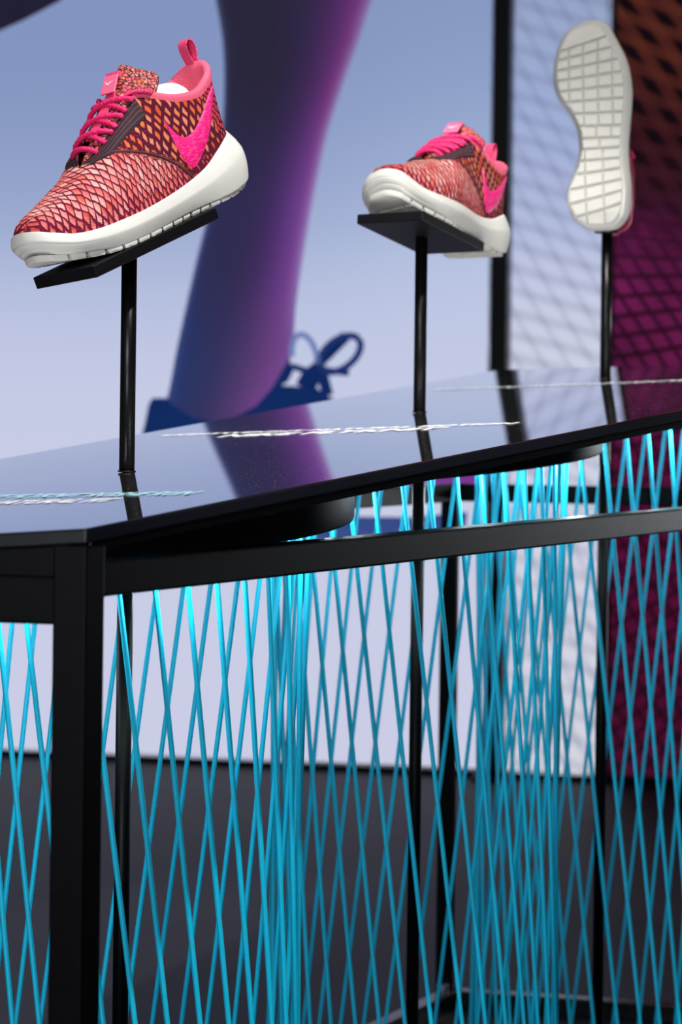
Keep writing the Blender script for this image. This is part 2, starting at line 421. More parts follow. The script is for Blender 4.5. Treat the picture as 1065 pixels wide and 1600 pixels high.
# fascia under the left front edge
zf = -.1225
p, q = off_line(TE, TA, .006); p2, q2 = off_line(TE, TA, .026)
tpart('fascia', prism([p, q, q2, p2], lambda x, y: topz(x, y)-TH-.0002, zf), M['steel'])
PC = [(at(198, 738, 2.26)), (at(655, 645, 2.82)), (at(945, 592, 3.25))]
PC = [Vector((c.x, c.y, topz(c.x, c.y))) for c in PC]
DR, DT, RR = .205, .048, .166
for k, c in enumerate(PC):
    n = 72
    ring = [(c.x+DR*math.cos(2*math.pi*i/n), c.y+DR*math.sin(2*math.pi*i/n)) for i in range(n)]
    me = prism(ring, lambda x, y: topz(x, y)-TH-.0003, lambda x, y: topz(x, y)-TH-DT)
    bev(me, .003, 2, 50)
    me.polygons.foreach_set('use_smooth', [abs(f.normal.z) < .6 for f in me.polygons])
    tpart('drum_cap', me, M['drum'])
    tpart('support_pole', cyl((c.x, c.y, FZ+.02), (c.x, c.y, topz(c.x, c.y)-TH-DT), .0072, 20), M['steel'])
    # base disc on the floor
    tpart('drum_base', cyl((c.x, c.y, FZ), (c.x, c.y, FZ+.02), DR, 64, bevel=.003), M['drum'])
    N = 36; tw = math.radians(33)
    ph = math.radians((1.9, 1.5, 3.0)[k]-90)
    for i in range(N):
        a = ph+2*math.pi*i/N; a += math.radians(random.uniform(-.7, .7))
        x0, y0 = c.x+RR*math.cos(a-tw*.0), c.y+RR*math.sin(a)
        b = a+tw*random.uniform(.97, 1.03)
        x1, y1 = c.x+RR*math.cos(b), c.y+RR*math.sin(b)
        z0 = topz(x0, y0)-TH-DT+.004
        P0 = Vector((x0, y0, z0)); P1 = Vector((x1, y1, FZ+.015))
        tpart('cord', cyl(P0, P1, .00235, 8, cap=False), M['cord'])
# ring of small lamps in the underside of each drum cap, shining down the cords
for k, c in enumerate(PC):
    for q in range(8):
        a = math.radians(q*45+20)
        x, y = c.x+.192*math.cos(a), c.y+.192*math.sin(a)
        l = bpy.data.lights.new('drum_lamp', 'AREA'); l.energy = .22; l.color = (.8, .97, 1); l.shape = 'DISK'; l.size = .02
        o = bpy.data.objects.new('drum_lamp', l); C.objects.link(o); o.location = (x, y, topz(x, y)-TH-DT-.004)
        o.rotation_euler = (Vector((c.x-x, c.y-y, -.12))).to_track_quat('-Z', 'Y').to_euler()
# steel frame: square tube
def frame_rail(p, q, z0, z1, w=.025):
    a, b = off_line(p, q, w/2+.0012)
    return bar((a[0], a[1], (z0+z1)/2), (b[0], b[1], (z0+z1)/2), w, z1-z0, .002)
zr0, zr1 = -.1378, -.1125
def uz(px, py, d): return at(px, py, d).z
tpart('top_rail', frame_rail(RA, RB, zr0, zr1), M['steel'])
tpart('top_rail', frame_rail(RE, RA, -.1565, -.123), M['steel'])
tpart('top_rail', frame_rail(RB, RD, zr0, zr1), M['steel'])
tpart('top_rail', frame_rail(RD, RE, zr0, zr1), M['steel'])
for p, q in ((RA, RB), (RE, RA), (RB, RD), (RD, RE)):
    tpart('bottom_rail', frame_rail(p, q, FZ, FZ+.025), M['lowsteel'])
# mitred front corner post: two tubes meeting
cen = Vector(((RA[0]+RB[0]+RD[0]+RE[0])/4, (RA[1]+RB[1]+RD[1]+RE[1])/4))
def post_poly(P, Pn, Pp, w, l):
    P = Vector(P); a = (Vector(Pn)-P).normalized(); b = (Vector(Pp)-P).normalized()
    # outer corner P, arms of length l along both frame sides, inner offset
    na = Vector((-a.y, a.x)); na = na if na.dot(cen-P) > 0 else -na
    nb_ = Vector((-b.y, b.x)); nb_ = nb_ if nb_.dot(cen-P) > 0 else -nb_
    # inner corner: intersection of offset lines
    s = w/abs(a.x*b.y-a.y*b.x)
    inner = P+a*s+b*s
    return [tuple(P), tuple(P+a*l), tuple(P+a*l+na*w), tuple(inner), tuple(P+b*l+nb_*w), tuple(P+b*l)]
me = prism([tuple(v) for v in post_poly(RA, RB, RE, .012, .0245)], -.1005, FZ)
bev(me, .0015, 2, 40); tpart('corner_post', me, M['steel'])
for P in (RB, RD, RE):
    v = (cen-Vector(P)).normalized(); c0 = Vector(P)+v*.016
    tpart('corner_post', bar((c0.x, c0.y, FZ+.004), (c0.x, c0.y, zr1-.001), .024, .024, .0015, up=Vector((v.x, v.y, 0))), M['steel'])
# curved weld gusset in the frame corner (rounded inside corner)
A2 = Vector(RA); dAB = (Vector(RB)-A2).normalized(); nAB = Vector((-dAB.y, dAB.x))
vs = []; g0 = .0235; R = .006
pts2 = [(0, 0), (R, 0)]+[(R-R*math.sin(t), -R+R*math.cos(t)) for t in [math.pi/2*i/6 for i in range(1, 7)]]
for dpt in (.002, .020):
    for (a, b) in pts2:
        P = A2+dAB*(g0+a)+nAB*dpt; vs.append((P.x, P.y, zr0+.0003+b))
m_ = len(pts2)
fs = [tuple(range(m_)), tuple(range(m_, 2*m_))[::-1]]+[(i, (i+1) % m_, m_+(i+1) % m_, m_+i) for i in range(m_)]
tpart('corner_gusset', tidy(mesh(vs, fs)), M['steel'])
for P in (RD,):
    v = (cen-Vector(P)).normalized(); c0 = Vector(P)+v*.034
    tpart('levelling_bolt', cyl((c0.x, c0.y, FZ+.0), (c0.x, c0.y, FZ+.036), .009, 12, bevel=.001), M['bolt'])

# lettering printed on the top, running from the back edge to the front edge
def letters(body, start, end, size, mat, lab):
    cu = bpy.data.curves.new('lettering', 'FONT'); cu.body = body; cu.size = 1; cu.offset = .032; cu.extrude = 0.0; cu.resolution_u = 2
    o = bpy.data.objects.new('tmp', cu); C.objects.link(o); bpy.context.view_layer.update()
    dg = bpy.context.evaluated_depsgraph_get(); me = bpy.data.meshes.new_from_object(o.evaluated_get(dg)); bpy.data.objects.remove(o)
    x0 = min(v.co.x for v in me.vertices); x1 = max(v.co.x for v in me.vertices)
    s = Vector(start); e = Vector(end); d = e-s; n = Vector((-d.y, d.x)).normalized()
    for v in me.vertices:
        p = s+d*((v.co.x-x0)/(x1-x0))+n*(v.co.y*size); v.co = (p.x, p.y, topz(p.x, p.y)+.0006)
    ob = tpart('lettering', me, mat, lab); return ob
def onplane(px, py):
    k = .0941*1.75/(.0526+.0787*(px-CX)/FPX+(py-HY)/FPX); p = at(px, py, k); return (p.x, p.y)
letters('NIKE FLYKNIT ROSHE RUN', onplane(-60, 780), onplane(290, 774), .034, M['inkteal'], 'pale teal lettering beside the left pole')
letters('SUPERNATURAL FIT', onplane(-120, 792), onplane(165, 785), .034, M['ink'], 'white lettering, short line nearest the front corner')
letters('NIKE FLYKNIT', onplane(338, 684), onplane(680, 672), .040, M['ink'], 'white lettering, bold line in the middle of the top')
letters('LIGHTWEIGHT NATURAL MOTION', onplane(250, 682), onplane(800, 663), .022, M['ink'], 'thin white lettering in the middle of the top')
letters('NIKE FLYKNIT ROSHE RUN LIGHTWEIGHT', onplane(670, 611), onplane(1140, 593), .034, M['ink'], 'white lettering on the far part of the top')

# ------------------------------------------------------------------ sneaker
L = .285
OUT = [  # x from heel (m), medial half width, lateral half width
    (0.0, 0, 0)]
tabY = [(1450, 290, 470), (1400, 222, 532), (1350, 188, 560), (1250, 163, 580), (1150, 178, 583), (1050, 222, 576), (950, 250, 574), (880, 252, 578), (800, 243, 586), (700, 198, 598),
        (620, 143, 605), (550, 113, 607), (450, 100, 597), (350, 108, 572), (250, 130, 526), (150, 176, 474), (100, 236, 436)]
def smooth_closed(P, n):
    m = len(P); out = []
    for i in range(m):
        p0, p1, p2, p3 = P[i-1], P[i], P[(i+1) % m], P[(i+2) % m]
        for k in range(12):
            t = k/12
            out.append(tuple(.5*((2*p1[j])+(-p0[j]+p2[j])*t+(2*p0[j]-5*p1[j]+4*p2[j]-p3[j])*t*t+(-p0[j]+3*p1[j]-3*p2[j]+p3[j])*t**3) for j in range(2)))
    d = [0]
    for i in range(len(out)):
        a = out[i]; b = out[(i+1) % len(out)]; d.append(d[-1]+math.hypot(b[0]-a[0], b[1]-a[1]))
    res = []; j = 0
    for k in range(n):
        t = d[-1]*k/n
        while d[j+1] < t: j += 1
        f = (t-d[j])/(d[j+1]-d[j]); a = out[j]; b = out[(j+1) % len(out)]
        res.append((a[0]+(b[0]-a[0])*f, a[1]+(b[1]-a[1])*f))
    return res
pts = [((1460-70)/1390*L, -.0050)]
for Y, a, b in reversed(tabY): pts.append(((1460-Y)/1390*L, (b-365)/4700))
pts.append((0.0, .002))
for Y, a, b in tabY: pts.append(((1460-Y)/1390*L, (a-365)/4700))
NL = 128
loop = smooth_closed(pts, NL)
def normal(i, lp=loop):
    a = lp[i-1]; b = lp[(i+1) % len(lp)]; t = Vector((b[0]-a[0], b[1]-a[1])).normalized(); n = Vector((-t.y, t.x))
    p = Vector(lp[i])
    return n if n.dot(p-Vector((.14 if not .05 < p.x < .24 else p.x, 0))) > 0 else -n
NRM = [normal(i) for i in range(NL)]
ZB = [(0, .017), (.012, .008), (.03, .0025), (.055, 0), (.19, 0), (.22, .0015), (.245, .006), (.268, .013), (.285, .022)]
ZT = [(0, .056), (.025, .051), (.05, .043), (.08, .032), (.12, .025), (.18, .0220), (.225, .0225), (.25, .026), (.268, .034), (.285, .042)]
def zbf(x): return interp(max(0, min(L, x)), ZB)
def ztf(x): return interp(max(0, min(L, x)), ZT)

def shoe_mats():
    # knit
    t = NT('scale_pattern_knit')
    uv = t.n('ShaderNodeUVMap', uv_map='UVMap').outputs[0]
    gu, gv, _ = t.sep(uv)
    side = t.attr('side').outputs[2]; seam = t.attr('seam').outputs[2]; heel = t.attr('heel').outputs[2]
    nzv = t.n('ShaderNodeTexNoise'); nzv.inputs['Scale'].default_value = 55; nzv.inputs['Detail'].default_value = 2
    t.put(nzv.inputs['Vector'], uv)
    wob = t.ma('MULTIPLY', t.ma('SUBTRACT', nzv.outputs[0], .5), .0060)
    gv2 = t.ma('ADD', gv, t.ma('MULTIPLY', wob, 1.6)); gu2 = t.ma('ADD', gu, wob)
    k = t.ma('ADD', 1.0, t.ma('MULTIPLY', t.ma('ROUND', heel), .7))
    a = t.ma('MULTIPLY', t.ma('DIVIDE', gv2, .0185), k)
    b = t.ma('MULTIPLY', t.ma('DIVIDE', gu2, t.ma('ADD', .0068, t.ma('MULTIPLY', side, .0030))), k)
    p = t.ma('ADD', a, b); q = t.ma('SUBTRACT', a, b)
    fp = t.ma('FRACT', p); fq = t.ma('FRACT', q)
    # distance to the cell border, border softened into a scale shape
    dp = t.ma('MINIMUM', fp, t.ma('SUBTRACT', 1.0, fp)); dq = t.ma('MINIMUM', fq, t.ma('SUBTRACT', 1.0, fq))
    dp2 = t.ma('MULTIPLY', dp, 1.0); d = t.ma('SMOOTH_MIN', t.ma('MULTIPLY', dp, .8), t.ma('ADD', dq, .02), .16)
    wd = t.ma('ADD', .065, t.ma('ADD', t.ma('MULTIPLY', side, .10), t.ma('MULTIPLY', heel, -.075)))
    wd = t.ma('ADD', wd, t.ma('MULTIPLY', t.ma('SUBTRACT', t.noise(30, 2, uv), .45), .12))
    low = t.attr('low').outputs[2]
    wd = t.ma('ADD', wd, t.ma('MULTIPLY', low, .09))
    mr = t.n('ShaderNodeMapRange', interpolation_type='SMOOTHSTEP'); t.put(mr.inputs[0], t.ma('SUBTRACT', d, wd))
    mr.inputs[1].default_value = -.015; mr.inputs[2].default_value = .07
    cell = mr.outputs[0]
    wn = t.n('ShaderNodeTexWhiteNoise', noise_dimensions='2D'); t.put(wn.inputs['Vector'], t.comb(t.ma('FLOOR', p), t.ma('FLOOR', q)))
    rnd = t.ma('ADD', t.ma('MULTIPLY', wn.outputs[0], .45), t.ma('MULTIPLY', t.ma('SUBTRACT', t.noise(26, 3, uv), .2), .95))
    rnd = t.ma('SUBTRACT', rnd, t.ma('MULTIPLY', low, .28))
    c1 = t.ramp(rnd, [(0, srgb(214, 64, 40)), (.25, srgb(236, 92, 62)), (.40, srgb(242, 110, 104)), (.56, srgb(250, 158, 148)), (.78, srgb(253, 198, 186)), (1, srgb(240, 110, 126))])
    c2 = t.ramp(rnd, [(0, srgb(206, 50, 66)), (.25, srgb(232, 104, 50)), (.5, srgb(244, 146, 84)), (.75, srgb(246, 160, 132)), (1, srgb(214, 74, 108))])
    c3 = t.mix(heel, t.mix(side, c1, c2), srgb(206, 70, 92))
    dark = t.mix(side, srgb(70, 8, 32), srgb(18, 6, 12))
    tipf = t.ma('MULTIPLY', t.ma('POWER', fp, 2.0), .55)
    c3 = t.mix(tipf, c3, t.mix(side, srgb(250, 196, 184), srgb(232, 96, 40)))
    c3 = t.mix(t.ma('MULTIPLY', t.ma('POWER', t.ma('SUBTRACT', 1.0, fp), 3.0), .6), c3, srgb(196, 40, 78))
    # fine stitch ribs
    sc = t.n('ShaderNodeTexWave', wave_type='BANDS', bands_direction='X'); sc.inputs['Scale'].default_value = 1.0; sc.inputs['Distortion'].default_value = 1.0
    t.put(sc.inputs['Vector'], t.comb(t.ma('ADD', t.ma('MULTIPLY', gv, 210), t.ma('MULTIPLY', gu, 180)), t.ma('MULTIPLY', gu, 40)))
    rib = sc.outputs[1]
    col = t.mix(cell, dark, t.mix(t.ma('MULTIPLY', rib, .35), c3, t.mix(.55, c3, dark)))
    speck = t.ma('MULTIPLY', t.ma('SUBTRACT', 1.0, cell), t.ma('MULTIPLY', rib, .35))
    col = t.mix(speck, col, srgb(200, 60, 110))
    col = t.mix(seam, col, srgb(26, 10, 16))
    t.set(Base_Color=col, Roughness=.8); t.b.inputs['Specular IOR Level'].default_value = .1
    t.b.inputs['Sheen Weight'].default_value = 0
    t.bump(t.ma('ADD', t.ma('MULTIPLY', cell, 1.0), t.ma('MULTIPLY', rib, .45)), .7, .0011)
    M['knit'] = t.m
    # ribbed eyestay
    t = NT('dark_ribbed_knit'); uv = t.n('ShaderNodeUVMap', uv_map='UVMap').outputs[0]; gu, gv, _ = t.sep(uv)
    f = t.ma('FRACT', t.ma('MULTIPLY', gv, 5.0)); st = t.ma('LESS_THAN', f, .35)
    g = t.noise(500, 2, uv)
    t.set(Base_Color=t.mix(t.ma('MULTIPLY', st, g, clamp=True), srgb(24, 18, 22), srgb(120, 44, 70)), Roughness=.8)
    t.bump(t.ma('FRACT', t.ma('MULTIPLY', gu, 420)), .5, .0008)
    M['rib'] = t.m
    # tongue knit
    t = NT('tongue_knit'); tc = t.n('ShaderNodeTexCoord').outputs['Object']
    mp = t.n('ShaderNodeMapping'); mp.inputs['Rotation'].default_value = (0, .6, .5); mp.inputs['Scale'].default_value = (1.0, .45, 1.0); t.put(mp.inputs[0], tc)
    v = t.n('ShaderNodeTexVoronoi', feature='DISTANCE_TO_EDGE'); v.inputs['Scale'].default_value = 330; t.put(v.inputs['Vector'], mp.outputs[0])
    v2 = t.n('ShaderNodeTexVoronoi'); v2.inputs['Scale'].default_value = 330; t.put(v2.inputs['Vector'], mp.outputs[0])
    cell = t.ma('GREATER_THAN', v.outputs[0], .10)
    cc = t.ramp(t.sep(v2.outputs['Color'])[0], [(0, srgb(236, 110, 60)), (.4, srgb(226, 84, 110)), (.7, srgb(246, 150, 120)), (1, srgb(150, 40, 70))])
    t.set(Base_Color=t.mix(cell, srgb(44, 12, 26), cc), Roughness=.8); t.bump(v.outputs[0], .6, .001)
    M['tongue'] = t.m
    def weave(name, col, sc, r=.6):
        t = NT(name); tc = t.n('ShaderNodeTexCoord').outputs['Object']
        w1 = t.n('ShaderNodeTexWave', bands_direction='DIAGONAL'); w1.inputs['Scale'].default_value = sc; w1.inputs['Distortion'].default_value = 1.5; t.put(w1.inputs['Vector'], tc)
        c = srgb(*col); t.set(Base_Color=t.mix(t.ma('MULTIPLY', w1.outputs[1], .35), c, tuple(x*.55 for x in c[:3])+(1,)), Roughness=r)
        t.bump(w1.outputs[1], .5, .0006); return t.m
    M['lace'] = weave('hot_pink_lace', (238, 34, 112), 170)
    M['pinktab'] = weave('pink_webbing', (236, 70, 124), 220)
    M['label'] = simple('pink_label', (246, 112, 150), .5)
    M['lining'] = weave('pink_mesh_lining', (244, 96, 128), 320)
    t = NT('magenta_embroidery'); tc = t.n('ShaderNodeTexCoord').outputs['Object']
    mp = t.n('ShaderNodeMapping'); mp.inputs['Scale'].default_value = (1, 1, 5); mp.inputs['Rotation'].default_value = (0, .5, 0); t.put(mp.inputs[0], tc)
    nzz = t.noise(160, 4, mp.outputs[0], .7)
    t.set(Base_Color=t.ramp(nzz, [(.3, srgb(206, 10, 92)), (.5, srgb(236, 28, 124)), (.75, srgb(252, 110, 178))]), Roughness=.4); t.bump(nzz, .5, .0006)
    M['mark'] = t.m
    M['foam'] = simple('off_white_foam', (214, 214, 207), .55, 0, .4, .04, 70, .10)
    M['foam2'] = simple('off_white_rubber', (208, 206, 198), .5, 0, .4, .05, 120, .12)
    M['paper'] = simple('white_paper_stuffing', (250, 250, 250), .8)
    M['whitemark'] = simple('white_print', (250, 235, 240), .6)
shoe_mats()

def clip(poly, a, b, c):   # keep a*x+b*y<=c
    out = []
    for i in range(len(poly)):
        p = poly[i]; q = poly[(i+1) % len(poly)]; dp = a*p[0]+b*p[1]-c; dq = a*q[0]+b*q[1]-c
        if dp <= 0: out.append(p)
        if (dp < 0 < dq) or (dq < 0 < dp):
            t = dp/(dp-dq); out.append((p[0]+(q[0]-p[0])*t, p[1]+(q[1]-p[1])*t))
    return out

def build_shoe():
    root = empty('sneaker'); parts = []
    def add(name, me, mat, parent=root, lab=None):
        o = link(name, me, mat, parent)
        if lab: o['label'] = lab
        return o
    # ---- midsole
    K = 22; rings = []
    for k in range(K+1):
        tt = k/K; ring = []
        for i in range(NL):
            x, y = loop[i]; n = NRM[i]; hl = 1-sst(x, .0, .10); toe = sst(x, .225, .262)
            o = -.0085*(1-.45*hl)*max(0, (.58-tt)/.58)**1.15-(.003+.008*hl+.001*toe)*tt**2.2+.0015*math.sin(math.pi*tt)*hl
            if toe > 0 and .08 < tt < .80:
                g = (tt*6.2) % 1.0
                if g < .22: o -= .0011*toe
            z = zbf(x)+(ztf(x)-zbf(x))*tt
            # wavy lower half line of the lateral side
            ring.append((x+n.x*o, y+n.y*o, z))
        rings.append(ring)
    def cen_ring(ring, f, dz):
        out = []
        for i in range(NL):
            x, y, z = ring[i]
            j = min((abs(loop[m][0]-loop[i][0]), m) for m in range(NL) if (m < NL//2) != (i < NL//2))[1]
            ym = (ring[j][1]+y)/2; out.append((x, y+(ym-y)*f, z+dz))
        return out
    bot = [cen_ring(rings[0], f, 0.0) for f in (1.0, .6, .25, .06)]
    top = [cen_ring(rings[-1], .05, .0004), cen_ring(rings[-1], .12, -.002), cen_ring(rings[-1], 1.0, -.003)]
    allr = bot+rings+top
    vs = [v for r in allr for v in r]; fs = []
    for k in range(len(allr)-1):
        for i in range(NL):
            j = (i+1) % NL; fs.append((k*NL+i, k*NL+j, (k+1)*NL+j, (k+1)*NL+i))
    sole = add('midsole', tidy_s(mesh(vs, fs)), M['foam'])
    # ---- tread blocks
    inset = [(loop[i][0]-NRM[i].x*.009, loop[i][1]-NRM[i].y*.009) for i in range(NL)]
    def block(cell, h=.0042, name='tread_block', par=sole):
        P = inset
        for i in range(len(cell)):
            p = cell[i]; q = cell[(i+1) % len(cell)]; a, b = q[1]-p[1], -(q[0]-p[0])
            P = clip(P, a, b, a*p[0]+b*p[1])
            if len(P) < 3: return None
        # thin out
        Q = [P[0]]
        for p in P[1:]:
            if math.hypot(p[0]-Q[-1][0], p[1]-Q[-1][1]) > .0012: Q.append(p)
        if math.hypot(Q[0][0]-Q[-1][0], Q[0][1]-Q[-1][1]) < .0008: Q.pop()
        if len(Q) < 3: return None
        area = abs(sum(Q[i][0]*Q[(i+1) % len(Q)][1]-Q[(i+1) % len(Q)][0]*Q[i][1] for i in range(len(Q))))/2
        if area < 1.2e-5: return None
        cx = sum(p[0] for p in Q)/len(Q); cy = sum(p[1] for p in Q)/len(Q); n = len(Q)
        def ins(d):
            out = []
            for x, y in Q:
                v = Vector((cx-x, cy-y)); l = v.length; v = v*(min(d, l*.6)/l) if l > 0 else v; out.append((x+v.x, y+v.y))
            return out
        vs = []
        for ring, dz in ((Q, .0015), (Q, -h*.55), (ins(.0011), -h)):
            vs += [(x, y, zbf(x)+dz) for x, y in ring]
        fs = [(r*n+i, r*n+(i+1) % n, (r+1)*n+(i+1) % n, (r+1)*n+i) for r in range(2) for i in range(n)]
        fs += [tuple(range(2*n, 3*n)), tuple(range(n))[::-1]]
        o = add(name, tidy(mesh(vs, fs)), M['foam2'], par); return o
    g = .0030
    xs = [.004]+[.030+.0001*0]+[.0]
    rows = [(.003, .026, .30), (.026, .044, .26), (.044, .061, .22), (.061, .078, .16), (.078, .094, .10), (.094, .109, .04), (.109, .123, .0), (.123, .139, -.02), (.139, .156, -.02), (.156, .173, .0),
            (.173, .189, .03), (.189, .205, .06), (.205, .221, .10), (.221, .237, .15), (.237, .252, .20), (.252, .290, .28)]
    for (x0, x1, sl0), nxt in zip(rows, rows[1:]+[None]):
        sl1 = nxt[2] if nxt else sl0
        if x1 < .11: ys = [-.06, -.012, .012, .06]
        elif x1 < .15: ys = [-.06, .004, .024, .06] if x0 > .100 else [-.06, .0, .06]
        elif x1 < .26: ys = [-.065, -.031, -.012, .0075, .027, .065]
        else: ys = [-.06, .06]
        if x0 == .109: ys = [-.06, .008, .06]
        for a, b in zip(ys, ys[1:]):
            a += .0005; b -= .0005
            # slope sign: rows rise towards the lateral side
            block([(x0+g/2+sl0*a, a), (x0+g/2+sl0*b, b), (x1-g/2+sl1*b, b), (x1-g/2+sl1*a, a)][::-1])
    # small raised check mark in the arch plate
    ck = [(.012, -.026), (.0, -.014), (-.001, -.008), (.010, .004), (.0045, -.009), (.0045, -.013)]
    vs = [(.128+a*.8, .001+b*.6, zbf(.128)-.0030) for a, b in ck]+[(.128+a*.8, .001+b*.6, zbf(.128)-.0044) for a, b in ck]
    n = len(ck); fs = [tuple(range(n)), tuple(range(n, 2*n))[::-1]]+[(i, (i+1) % n, n+(i+1) % n, n+i) for i in range(n)]
    add('sole_emblem', tidy(mesh(vs, fs)), M['foam2'], sole)
    # ---- upper
    TK = [(0, .004, 0, .122), (.04, .012, .020, .115), (.10, .028, .030, .106), (.18, .050, .034, .100), (.28, .078, .034, .104), (.36, .100, .030, .113), (.42, .118, .023, .119), (.48, .136, .019, .109),
          (.55, .156, .017, .097), (.62, .175, .013, .086), (.66, .184, .007, .081), (.70, .193, 0, .0755), (.8, .212, 0, .067), (.9, .232, 0, .0595), (.97, .246, 0, .055), (1.0, .252, 0, .0525)]
    yl10 = [abs(y) for x, y in loop if abs(x-.10*L) < .003]; y10 = sum(yl10)/len(yl10)
    def Tp(i):
        x, y = loop[i]; s = max(0, min(1, x/L)); tx, ty, tz = interp(s, TK)
        if s < .10: ty = .030*min(1, abs(y)/y10)
        return Vector((tx, ty*(1 if y >= 0 else -1) if ty > 1e-5 else 0, tz))
    NV = 30
    def S(i, v):
        x, y = loop[i]; n = NRM[i]; s = max(0, min(1, x/L)); T = Tp(i)
        hl = 1-sst(x, 0, .10)
        ins = .0062+.006*hl
        B = Vector((x-n.x*ins, y-n.y*ins, ztf(x)-.004))
        fr = sst(s, .30, .62)
        g_ = (1-fr)*(v**.95)+fr*math.sin(math.pi*v/2)**.92
        h_ = (1-fr)*(1-v**(1.9))+fr*max(0, math.cos(math.pi*v/2))**.80
        P = Vector((T.x+(B.x-T.x)*h_, T.y+(B.y-T.y)*h_, B.z+(T.z-B.z)*g_))
        # soft creases
        return P
    vs = [S(i, k/NV) for k in range(NV+1) for i in range(NL)]
    fs = []
    for k in range(NV):
        for i in range(NL):
            j = (i+1) % NL; fs.append((k*NL+i, k*NL+j, (k+1)*NL+j, (k+1)*NL+i))
    me = mesh(vs, fs, True)
    arc = [[0]*NL for _ in range(NV+1)]
    for i in range(NL):
        acc = 0
        for k in range(NV-1, -1, -1):
            acc += (vs[k*NL+i]-vs[(k+1)*NL+i]).length; arc[k][i] = acc
    uvl = me.uv_layers.new(name='UVMap')
    for lp in me.loops:
        vi = lp.vertex_index; k, i = divmod(vi, NL); sg = 1 if loop[i][1] >= 0 else -1
        uvl.data[lp.index].uv = (vs[vi].x, .3+sg*arc[k][i])
    def fattr(nm, f):
        a = me.attributes.new(nm, 'FLOAT', 'POINT')
        for vi in range(len(vs)): a.data[vi].value = f(vi, vs[vi])
    XS = [(.02, .088), (.035, .098), (.05, .112), (.065, .135), (.075, .158), (.084, .182), (.1, .2)]
    xsf = lambda z: interp(z, XS)
    fattr('side', lambda vi, p: sst(xsf(p.z)-p.x, -.0005, .0015))
    fattr('seam', lambda vi, p: math.exp(-((p.x-xsf(p.z))/.0019)**2))
    fattr('heel', lambda vi, p: max(1-sst(p.x-(p.z-.05)*.25, .026, .044), (1-sst(p.z, .036, .050))*sst(xsf(p.z)-p.x, .012, .03)))
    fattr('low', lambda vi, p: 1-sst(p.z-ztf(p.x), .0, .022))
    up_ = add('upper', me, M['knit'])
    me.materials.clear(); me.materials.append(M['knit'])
    bvh = BVHTree.FromPolygons(vs, fs)
    # raised quarter seam
    def hit(x, z, side=1, off=.001):
        h = bvh.ray_cast(Vector((x, .2*side, z)), Vector((0, -side, 0)))
        return (h[0]+h[1].normalized()*(off if h[1].y*side > 0 else -off)) if h[0] is not None else None
    for side in (1, -1):
        pp = []
        for k in range(26):
            z = .026+(.083-.026)*k/25; h = hit(xsf(z), z, side, .0002)
            if h is not None: pp.append(h)
        if len(pp) > 4: add('seam_piping', tube(pp, .0011, 8), M['rib'], up_)
    # ---- side emblem
    sw_top = [(.0190, .1020), (.035, .0925), (.050, .0825), (.064, .0735), (.076, .0680), (.086, .0670), (.094, .0730), (.103, .0890)]
    sw_bot = [(.0190, .1020), (.026, .0905), (.040, .0745), (.055, .0590), (.072, .0460), (.0885, .0375), (.099, .0520), (.103, .0890)]
    for side in (1, -1):
        nU, nW = 40, 8; gv = []; ok = True
        for a in range(nU+1):
            t = a/nU*(len(sw_top)-1)
            ka = [(i, *p) for i, p in enumerate(sw_top)]; kb = [(i, *p) for i, p in enumerate(sw_bot)]
            pa = interp(t, ka); pb = interp(t, kb)
            for b in range(nW+1):
                f = b/nW; e = .0013*min(1, 6*f*(1-f)+.1)
                h = hit(pa[0]+(pb[0]-pa[0])*f, pa[1]+(pb[1]-pa[1])*f, side, e)
                if h is None: h = Vector((pa[0], side*.03, pa[1]))
                gv.append(h)
        W = nW+1
        ff = [(a*W+b, (a+1)*W+b, (a+1)*W+b+1, a*W+b+1) for a in range(nU) for b in range(nW)]
        add('side_emblem', tidy_s(mesh(gv, ff)), M['mark'], up_, 'magenta embroidered curved check mark')
    # ---- collar lining
    idx = [i for i in range(NL) if loop[i][0]/L < .435]
    idx.sort(key=lambda i: math.atan2(loop[i][1], -(loop[i][0]-.075)))
    # order around the heel: lateral front -> heel -> medial front
    idx = sorted(idx, key=lambda i: i)
    prof = [(0.000, -.006), (.0012, .000), (.0010, .0025), (-.001, .0042), (-.0035, .0045), (-.006, .002), (-.0075, -.004), (-.008, -.014), (-.009, -.030), (-.012, -.050)]
    vs2 = []; nP = len(prof)
    for i in idx:
        T = Tp(i); x, y = loop[i]; n3 = Vector((T.x-.07, T.y*1.6, 0))
        n3 = n3.normalized() if T.x < .05 else Vector((0, 1 if y > 0 else -1, 0))
        if T.x < .07:
            w_ = sst(T.x, .012, .07); n3 = (Vector((-1, T.y*40, 0)).normalized()*(1-w_)+Vector((0, 1 if y > 0 else -1, 0))*w_).normalized()
        for a, b in prof: vs2.append(T+n3*a+Vector((0, 0, b)))
    ff = [(a*nP+b, (a+1)*nP+b, (a+1)*nP+b+1, a*nP+b+1) for a in range(len(idx)-1) for b in range(nP-1)]
    add('collar_lining', tidy_s(mesh(vs2, ff)), M['lining'])
    # ---- paper stuffing inside
    bm = bmesh.new(); bmesh.ops.create_icosphere(bm, subdivisions=4, radius=1)
    for v in bm.verts:
        c = v.co; nn = 1+.05*math.sin(7*c.x+3*c.y)+.04*math.sin(9*c.z+5*c.y)
        v.co = Vector((.070+c.x*.044*nn, c.y*.0245*nn, .0865+c.z*.033*nn))
    me = bpy.data.meshes.new('m'); bm.to_mesh(me); bm.free(); add('paper_stuffing', tidy_s(me), M['paper'])
    # ---- tongue
    TC = [(0, .190, .0735, .013), (.18, .172, .0875, .018), (.38, .152, .1010, .022), (.58, .132, .1150, .027), (.76, .116, .1275, .030), (.88, .1065, .1385, .029), (.95, .1015, .1450, .025), (.985, .099, .1480, .018), (1, .098, .1492, .009)]
